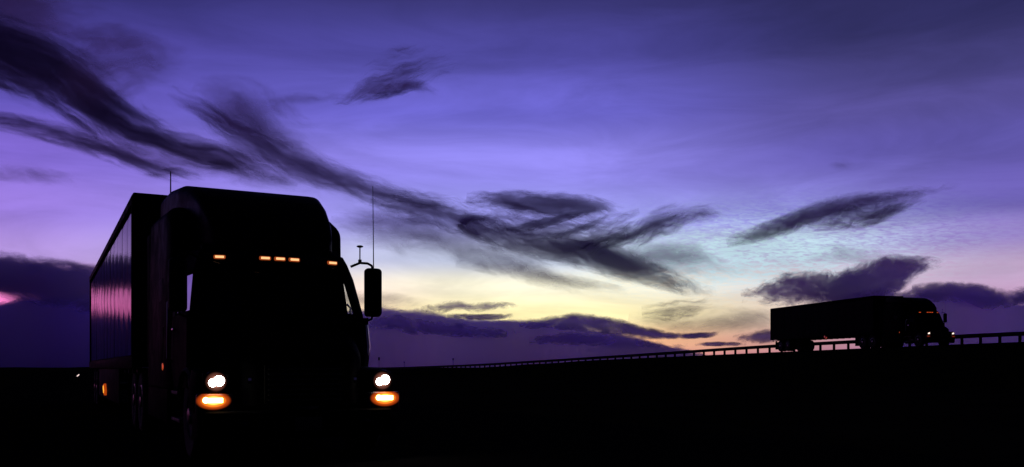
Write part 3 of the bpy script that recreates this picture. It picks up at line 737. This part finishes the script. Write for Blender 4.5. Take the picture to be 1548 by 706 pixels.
def cloud(label, style, P, dist=9000, sheets=2, seed=None, group=None, bank=False):
    """P = [(px, py, half width, density)] along the cloud; sheets lie one behind the other"""
    seed = random.uniform(0, 60) if seed is None else seed
    bm = bmesh.new(); fl = bm.loops.layers.uv.new('flow'); sp = bm.loops.layers.uv.new('span'); dl = bm.verts.layers.float.new('dens')
    C = catmull([tuple(map(float, p)) for p in P], 10); nv = 10
    for sh in range(sheets):
        u = 0.0; rows = []; info = {}
        for i, (x, y, hw, de) in enumerate(C):
            hw *= WIDE[style]
            a = C[max(0, i - 1)]; b = C[min(len(C) - 1, i + 1)]
            dx, dy = b[0] - a[0], b[1] - a[1]; L = math.hypot(dx, dy) or 1
            nx, ny = (dy / L, -dx / L) if not bank else (0.0, -1.0)
            if ny > 0: nx, ny = -nx, -ny
            if i: u += math.hypot(x - C[i - 1][0], y - C[i - 1][1]) / 100
            if bank: top = y - hw; y, hw = (top + 588) / 2, (588 - top) / 2     # goes down behind the horizon
            row = []
            for k in range(nv + 1):
                v = -1 + 2 * k / nv
                dd = dist * (1 + 0.045 * sh + 0.02 * math.sin(3 * u + seed) - 0.02 * (1 - v * v))
                vt = bm.verts.new(at(x + nx * hw * v, y + ny * hw * v, dd)); vt[dl] = max(0.0, de) * (0.8 if not bank else 1.0)
                info[vt] = (u + seed + sh * 3.1, v * hw / 100 + seed + sh * 1.7, i / len(C), v); row.append(vt)
            rows.append(row)
        for a, b in zip(rows, rows[1:]):
            for k in range(nv):
                f = bm.faces.new((a[k], a[k + 1], b[k + 1], b[k])); f.smooth = True
                for lp_ in f.loops:
                    q_ = info[lp_.vert]; lp_[fl].uv = (q_[0], q_[1]); lp_[sp].uv = (q_[2], q_[3])
    me = bpy.data.meshes.new('cloud'); bm.to_mesh(me); bm.free(); me.materials.append(CM[style])
    o = bpy.data.objects.new('cloud', me); col.objects.link(o)
    tag(o, label, 'cloud', group or 'evening clouds', 'thing')
    return o

# upper left streaks
cloud('blackest broad streak sweeping down from the upper left corner', 'streak',
      [(-140, 40, 40, 1.1), (-40, 64, 44, 1.3), (40, 88, 46, 1.45), (100, 122, 42, 1.45), (150, 160, 36, 1.35), (205, 196, 28, 1.1), (270, 222, 21, 0.95), (330, 236, 17, 0.95), (390, 254, 14, 0.5), (450, 278, 10, 0.1)], 7600, 3, seed=4)
cloud('dark blot filling the upper left corner of the sky', 'soft', [(-120, -30, 60, 1.2), (-20, 0, 66, 1.4), (50, 22, 56, 1.2), (110, 30, 40, 0.6), (170, 36, 30, 0.1)], 8200, 3)
cloud('soft dark patch just above the blackest streak', 'soft', [(60, 92, 22, 0.2), (120, 98, 42, 1.1), (180, 94, 44, 1.2), (235, 92, 30, 1.0), (300, 96, 16, 0.1)], 8100, 3)
cloud('thin grey streak below the blackest one, ending above the trailer', 'streak',
      [(-60, 172, 10, 0.5), (20, 186, 13, 0.9), (80, 200, 13, 0.95), (150, 222, 13, 1.0), (210, 243, 14, 1.05), (262, 260, 12, 0.8), (310, 274, 8, 0.1)], 7900)
cloud('faint short wisp low above the left edge', 'soft', [(-60, 258, 10, 0.6), (20, 264, 11, 0.9), (75, 268, 10, 0.7), (120, 276, 6, 0.05)], 8600)
cloud('long diagonal streak running down over the tractor roof to the aerial', 'diagonal',
      [(255, 138, 8, 0.2), (300, 166, 15, 0.9), (345, 194, 22, 1.05), (400, 224, 25, 1.1), (460, 250, 24, 1.15), (520, 274, 20, 1.1), (590, 296, 16, 1.0), (660, 311, 13, 0.7), (730, 322, 9, 0.1)], 7800, 3, seed=21)
cloud('blurred fan of haze rising off the long diagonal streak', 'soft', [(290, 134, 14, 0.2), (335, 152, 32, 0.9), (385, 178, 40, 1.0), (440, 210, 32, 0.8), (500, 240, 18, 0.2)], 8300, 2)
cloud('pale wisp trailing over the tractor roof', 'soft', [(200, 246, 12, 0.1), (280, 242, 20, 0.8), (360, 250, 22, 0.95), (430, 268, 18, 0.7), (510, 290, 12, 0.1)], 8700)
cloud('ragged small cloud alone in the upper middle sky', 'feather', [(500, 152, 8, 0.15), (545, 136, 18, 0.75), (580, 118, 27, 0.95), (612, 106, 29, 0.95), (645, 96, 22, 0.6), (700, 84, 12, 0.05)], 8000, 2)
cloud('hooked lower fringe of the ragged small cloud', 'keel', [(520, 150, 6, 0.2), (572, 137, 10, 0.95), (622, 129, 9, 0.9), (664, 137, 6, 0.1)], 7900)
cloud('faint hair thin wisp left of the ragged small cloud', 'soft', [(370, 158, 5, 0.2), (430, 150, 8, 0.8), (500, 148, 7, 0.7), (560, 142, 4, 0.05)], 8100)
# middle sweep
cloud('soft violet band drifting behind the whip aerial', 'soft', [(500, 330, 12, 0.4), (550, 338, 24, 1.05), (610, 350, 28, 1.2), (680, 366, 26, 1.15), (760, 392, 22, 1.0), (840, 418, 16, 0.8), (930, 442, 9, 0.1)], 9000, 3)
cloud('grey cloud joining the long streak to the mid sky clouds', 'feather', [(560, 300, 12, 0.4), (620, 314, 22, 1.0), (680, 326, 24, 1.0), (740, 342, 22, 0.8), (800, 360, 16, 0.2)], 8800, 3)
cloud('dark keel shaped cloud in the middle of the sky', 'keel',
      [(676, 326, 10, 0.3), (712, 340, 17, 1.2), (760, 358, 20, 1.3), (820, 374, 20, 1.35), (880, 384, 20, 1.45), (930, 396, 20, 1.4), (980, 412, 16, 1.1), (1030, 430, 12, 0.8), (1085, 442, 7, 0.1)], 8400, 3, seed=33)
cloud('ragged flat cap above the dark keel shaped cloud', 'feather', [(705, 300, 8, 0.3), (755, 302, 13, 1.2), (810, 308, 15, 1.4), (860, 310, 15, 1.4), (905, 312, 11, 1.0), (945, 320, 6, 0.05)], 8300, 3)
cloud('feathered violet haze between the cap and the keel', 'feather', [(700, 318, 14, 0.4), (770, 328, 26, 1.05), (840, 342, 30, 1.1), (900, 350, 28, 1.0), (970, 338, 20, 0.3)], 8900, 3)
cloud('comma shaped cloud curling up from the dark keel', 'keel', [(890, 388, 8, 0.5), (930, 370, 12, 1.1), (968, 353, 14, 1.2), (1004, 335, 17, 1.25), (1040, 325, 15, 1.1), (1072, 322, 11, 0.8), (1110, 324, 7, 0.05)], 8350, 2, seed=8)
cloud('bright edged frayed strand inside the comma shaped cloud', 'feather', [(900, 372, 6, 0.3), (940, 358, 9, 0.9), (985, 342, 10, 1.0), (1030, 330, 7, 0.6), (1070, 330, 5, 0.05)], 8320, 2)
cloud('faint tail spreading right of the dark keel', 'soft', [(900, 398, 14, 0.4), (970, 390, 20, 1.0), (1040, 394, 22, 1.05), (1090, 408, 14, 0.6), (1140, 416, 8, 0.05)], 9000, 3)
cloud('grey wisp line under the violet band', 'soft', [(690, 394, 7, 0.2), (760, 406, 9, 0.8), (830, 418, 9, 0.85), (890, 430, 7, 0.6), (950, 440, 4, 0.05)], 9100, 2)
cloud('slanting arrow shaped streak in the right sky', 'keel', [(1098, 366, 6, 0.2), (1140, 355, 10, 1.0), (1190, 340, 12, 1.2), (1240, 320, 13, 1.3), (1290, 306, 12, 1.25), (1345, 298, 10, 1.0), (1400, 289, 8, 0.8), (1455, 277, 4, 0.05)], 8200, 3, seed=14)
cloud('combed fringe hanging from the arrow shaped streak', 'feather', [(1220, 340, 8, 0.2), (1265, 330, 14, 0.95), (1310, 321, 17, 1.05), (1350, 309, 14, 0.9), (1400, 297, 7, 0.1)], 8300, 2)
cloud('tiny lone smudge in the clear blue right sky', 'soft', [(1252, 246, 5, 0.2), (1270, 249, 8, 0.9), (1286, 249, 7, 0.7), (1304, 247, 5, 0.05)], 8000)
cloud('lowest of three thin strands sweeping up from the keel shaped cloud', 'feather', [(850, 380, 3, 0.3), (895, 368, 6, 1.2), (935, 352, 6, 1.2), (968, 334, 3, 0.05)], 8250, 2)
cloud('middle of three thin strands sweeping up from the keel shaped cloud', 'feather', [(790, 366, 3, 0.3), (845, 356, 6, 1.2), (895, 338, 6, 1.2), (934, 318, 3, 0.05)], 8260, 2)
cloud('topmost of three thin strands sweeping up from the keel shaped cloud', 'feather', [(740, 350, 3, 0.3), (795, 344, 6, 1.2), (850, 330, 6, 1.2), (912, 314, 3, 0.05)], 8270, 2)
cloud('curled hook at the left tip of the keel shaped cloud', 'keel', [(770, 372, 3, 0.2), (724, 356, 7, 1.1), (698, 340, 8, 1.2), (712, 330, 6, 1.0), (745, 330, 3, 0.05)], 8280, 2)
cloud('upright smoky plume over the head of the long diagonal streak', 'soft', [(430, 232, 10, 0.2), (395, 196, 20, 1.0), (360, 164, 20, 1.0), (330, 138, 12, 0.05)], 8150, 2)
cloud('combed tip of the arrow shaped streak hanging toward the right', 'feather', [(1285, 338, 4, 0.2), (1320, 330, 8, 1.1), (1355, 316, 7, 1.0), (1395, 300, 3, 0.05)], 8240, 2)
# low clouds on the right
cloud('billowing violet cloud rising behind the distant trailer', 'puff', [(1120, 448, 8, 0.2), (1175, 440, 20, 0.85), (1225, 436, 24, 1.1), (1270, 440, 26, 1.25), (1312, 430, 30, 1.3), (1350, 414, 25, 1.2), (1388, 401, 13, 1.0), (1428, 395, 6, 0.05)], 9500, 3, seed=17)
cloud('broken violet scraps under the billowing cloud', 'puff', [(1230, 456, 6, 0.3), (1290, 458, 14, 1.1), (1350, 452, 18, 1.15), (1400, 446, 10, 0.6), (1440, 440, 5, 0.05)], 9550, 2)
cloud('thin lilac veil over the billowing cloud', 'soft', [(1170, 402, 8, 0.2), (1240, 390, 14, 0.9), (1300, 390, 16, 1.0), (1350, 400, 13, 0.7), (1410, 410, 8, 0.05)], 9800, 2)
cloud('dark purple mass in front of the distant tractor', 'bank', [(1300, 512, 30, 0.0), (1340, 494, 40, 0.5), (1385, 476, 44, 1.15), (1430, 472, 46, 1.25), (1490, 474, 46, 1.3), (1540, 484, 44, 1.25), (1620, 478, 52, 1.3), (1740, 474, 55, 1.2), (1900, 480, 55, 0.8), (2000, 486, 50, 0.2)], 9700, 2, bank=True)
cloud('thick purple roll on top of the dark mass at the right edge', 'puff', [(1378, 440, 8, 0.4), (1420, 442, 14, 1.2), (1470, 448, 17, 1.35), (1520, 452, 14, 1.2), (1570, 446, 14, 1.1), (1660, 440, 16, 1.0), (1740, 444, 8, 0.1)], 9450, 3)
cloud('small violet cloud at the tail of the distant trailer', 'puff', [(1108, 512, 4, 0.3), (1135, 510, 8, 1.2), (1165, 508, 9, 1.3), (1200, 506, 8, 0.1)], 9900)
cloud('mauve streaked cloud in the yellow glow', 'feather', [(970, 472, 7, 0.3), (1010, 470, 13, 1.0), (1050, 463, 11, 1.0), (1094, 454, 5, 0.05)], 9600, 2)
cloud('tawny lens shaped cloud below the mauve streaks', 'soft', [(950, 480, 8, 0.3), (1015, 488, 14, 1.0), (1080, 486, 18, 1.1), (1140, 483, 14, 1.0), (1195, 484, 8, 0.1)], 9700, 2)
# low bank in the middle
cloud('wide purple bank along the horizon right of the near truck', 'bank',
      [(290, 516, 44, 0.0), (380, 514, 46, 0.9), (450, 507, 46, 1.4), (520, 503, 44, 1.5), (580, 497, 42, 1.55), (640, 503, 42, 1.55), (700, 511, 40, 1.55), (760, 511, 38, 1.55), (830, 514, 36, 1.5), (900, 524, 34, 1.4), (960, 532, 30, 1.35), (1020, 541, 24, 1.1), (1090, 548, 16, 0.1)], 10500, 2, bank=True, seed=3)
cloud('darker ridge lying on the right end of the purple bank', 'puff', [(785, 492, 5, 0.3), (835, 488, 9, 1.2), (880, 487, 12, 1.45), (930, 494, 11, 1.4), (980, 504, 8, 1.35), (1025, 508, 5, 1.3), (1062, 507, 4, 1.1), (1090, 504, 3, 0.1)], 10200, 3, seed=27)
cloud('mid purple shoulder bulging from the top of the wide bank', 'puff', [(545, 492, 6, 0.3), (585, 488, 12, 1.15), (630, 492, 12, 1.2), (680, 498, 10, 1.1), (730, 503, 8, 0.9), (790, 502, 5, 0.1)], 10250, 2)
cloud('low purple fold under the darker ridge', 'puff', [(800, 516, 5, 0.3), (860, 512, 9, 1.1), (920, 516, 9, 1.1), (980, 522, 7, 0.9), (1040, 524, 4, 0.1)], 10300, 2)
cloud('short dark bar floating above the purple bank', 'puff', [(676, 477, 3, 0.3), (705, 478, 4, 1.2), (740, 479, 4, 1.2), (776, 477, 3, 0.1)], 10100)
cloud('small slanted flecks above the short dark bar', 'puff', [(636, 468, 4, 0.3), (672, 464, 8, 1.0), (690, 462, 8, 1.05), (715, 465, 8, 1.0), (745, 463, 6, 0.9), (785, 460, 3, 0.05)], 10000, 2)
cloud('faint lilac wisps beside the mirror', 'soft', [(470, 450, 6, 0.3), (540, 452, 10, 0.8), (600, 455, 9, 0.7), (660, 462, 5, 0.05)], 9900)
cloud('thin pink layer resting on top of the purple bank', 'soft', [(560, 478, 6, 0.4), (640, 480, 9, 0.9), (720, 490, 8, 0.9), (800, 486, 7, 0.7), (880, 500, 5, 0.1)], 10400, 2)
cloud('narrow dark sliver over the guardrail', 'puff', [(1050, 521, 2, 0.3), (1075, 520, 3, 1.1), (1105, 520, 3, 1.0), (1130, 521, 2, 0.1)], 10600)
# left bank, going on outside the frame
cloud('dark upper shelf of the cloud bank left of the trailer', 'shelf',
      [(-420, 392, 28, 1.3), (-260, 393, 28, 1.35), (-120, 396, 27, 1.35), (-40, 404, 28, 1.35), (30, 420, 34, 1.45), (90, 430, 36, 1.45), (150, 438, 34, 1.3), (230, 448, 24, 0.8), (300, 454, 20, 0.1)], 9300, 3, seed=12)
cloud('deep indigo lower bank standing on the horizon left of the trailer', 'bank_dark',
      [(-900, 512, 48, 1.3), (-500, 514, 50, 1.3), (-260, 516, 54, 1.35), (-110, 518, 56, 1.35), (-20, 512, 62, 1.4), (50, 508, 72, 1.5), (140, 508, 72, 1.45), (240, 512, 62, 1.4), (360, 514, 54, 1.2), (470, 516, 46, 0.7), (580, 520, 40, 0.0)], 9600, 3, bank=True, seed=40)
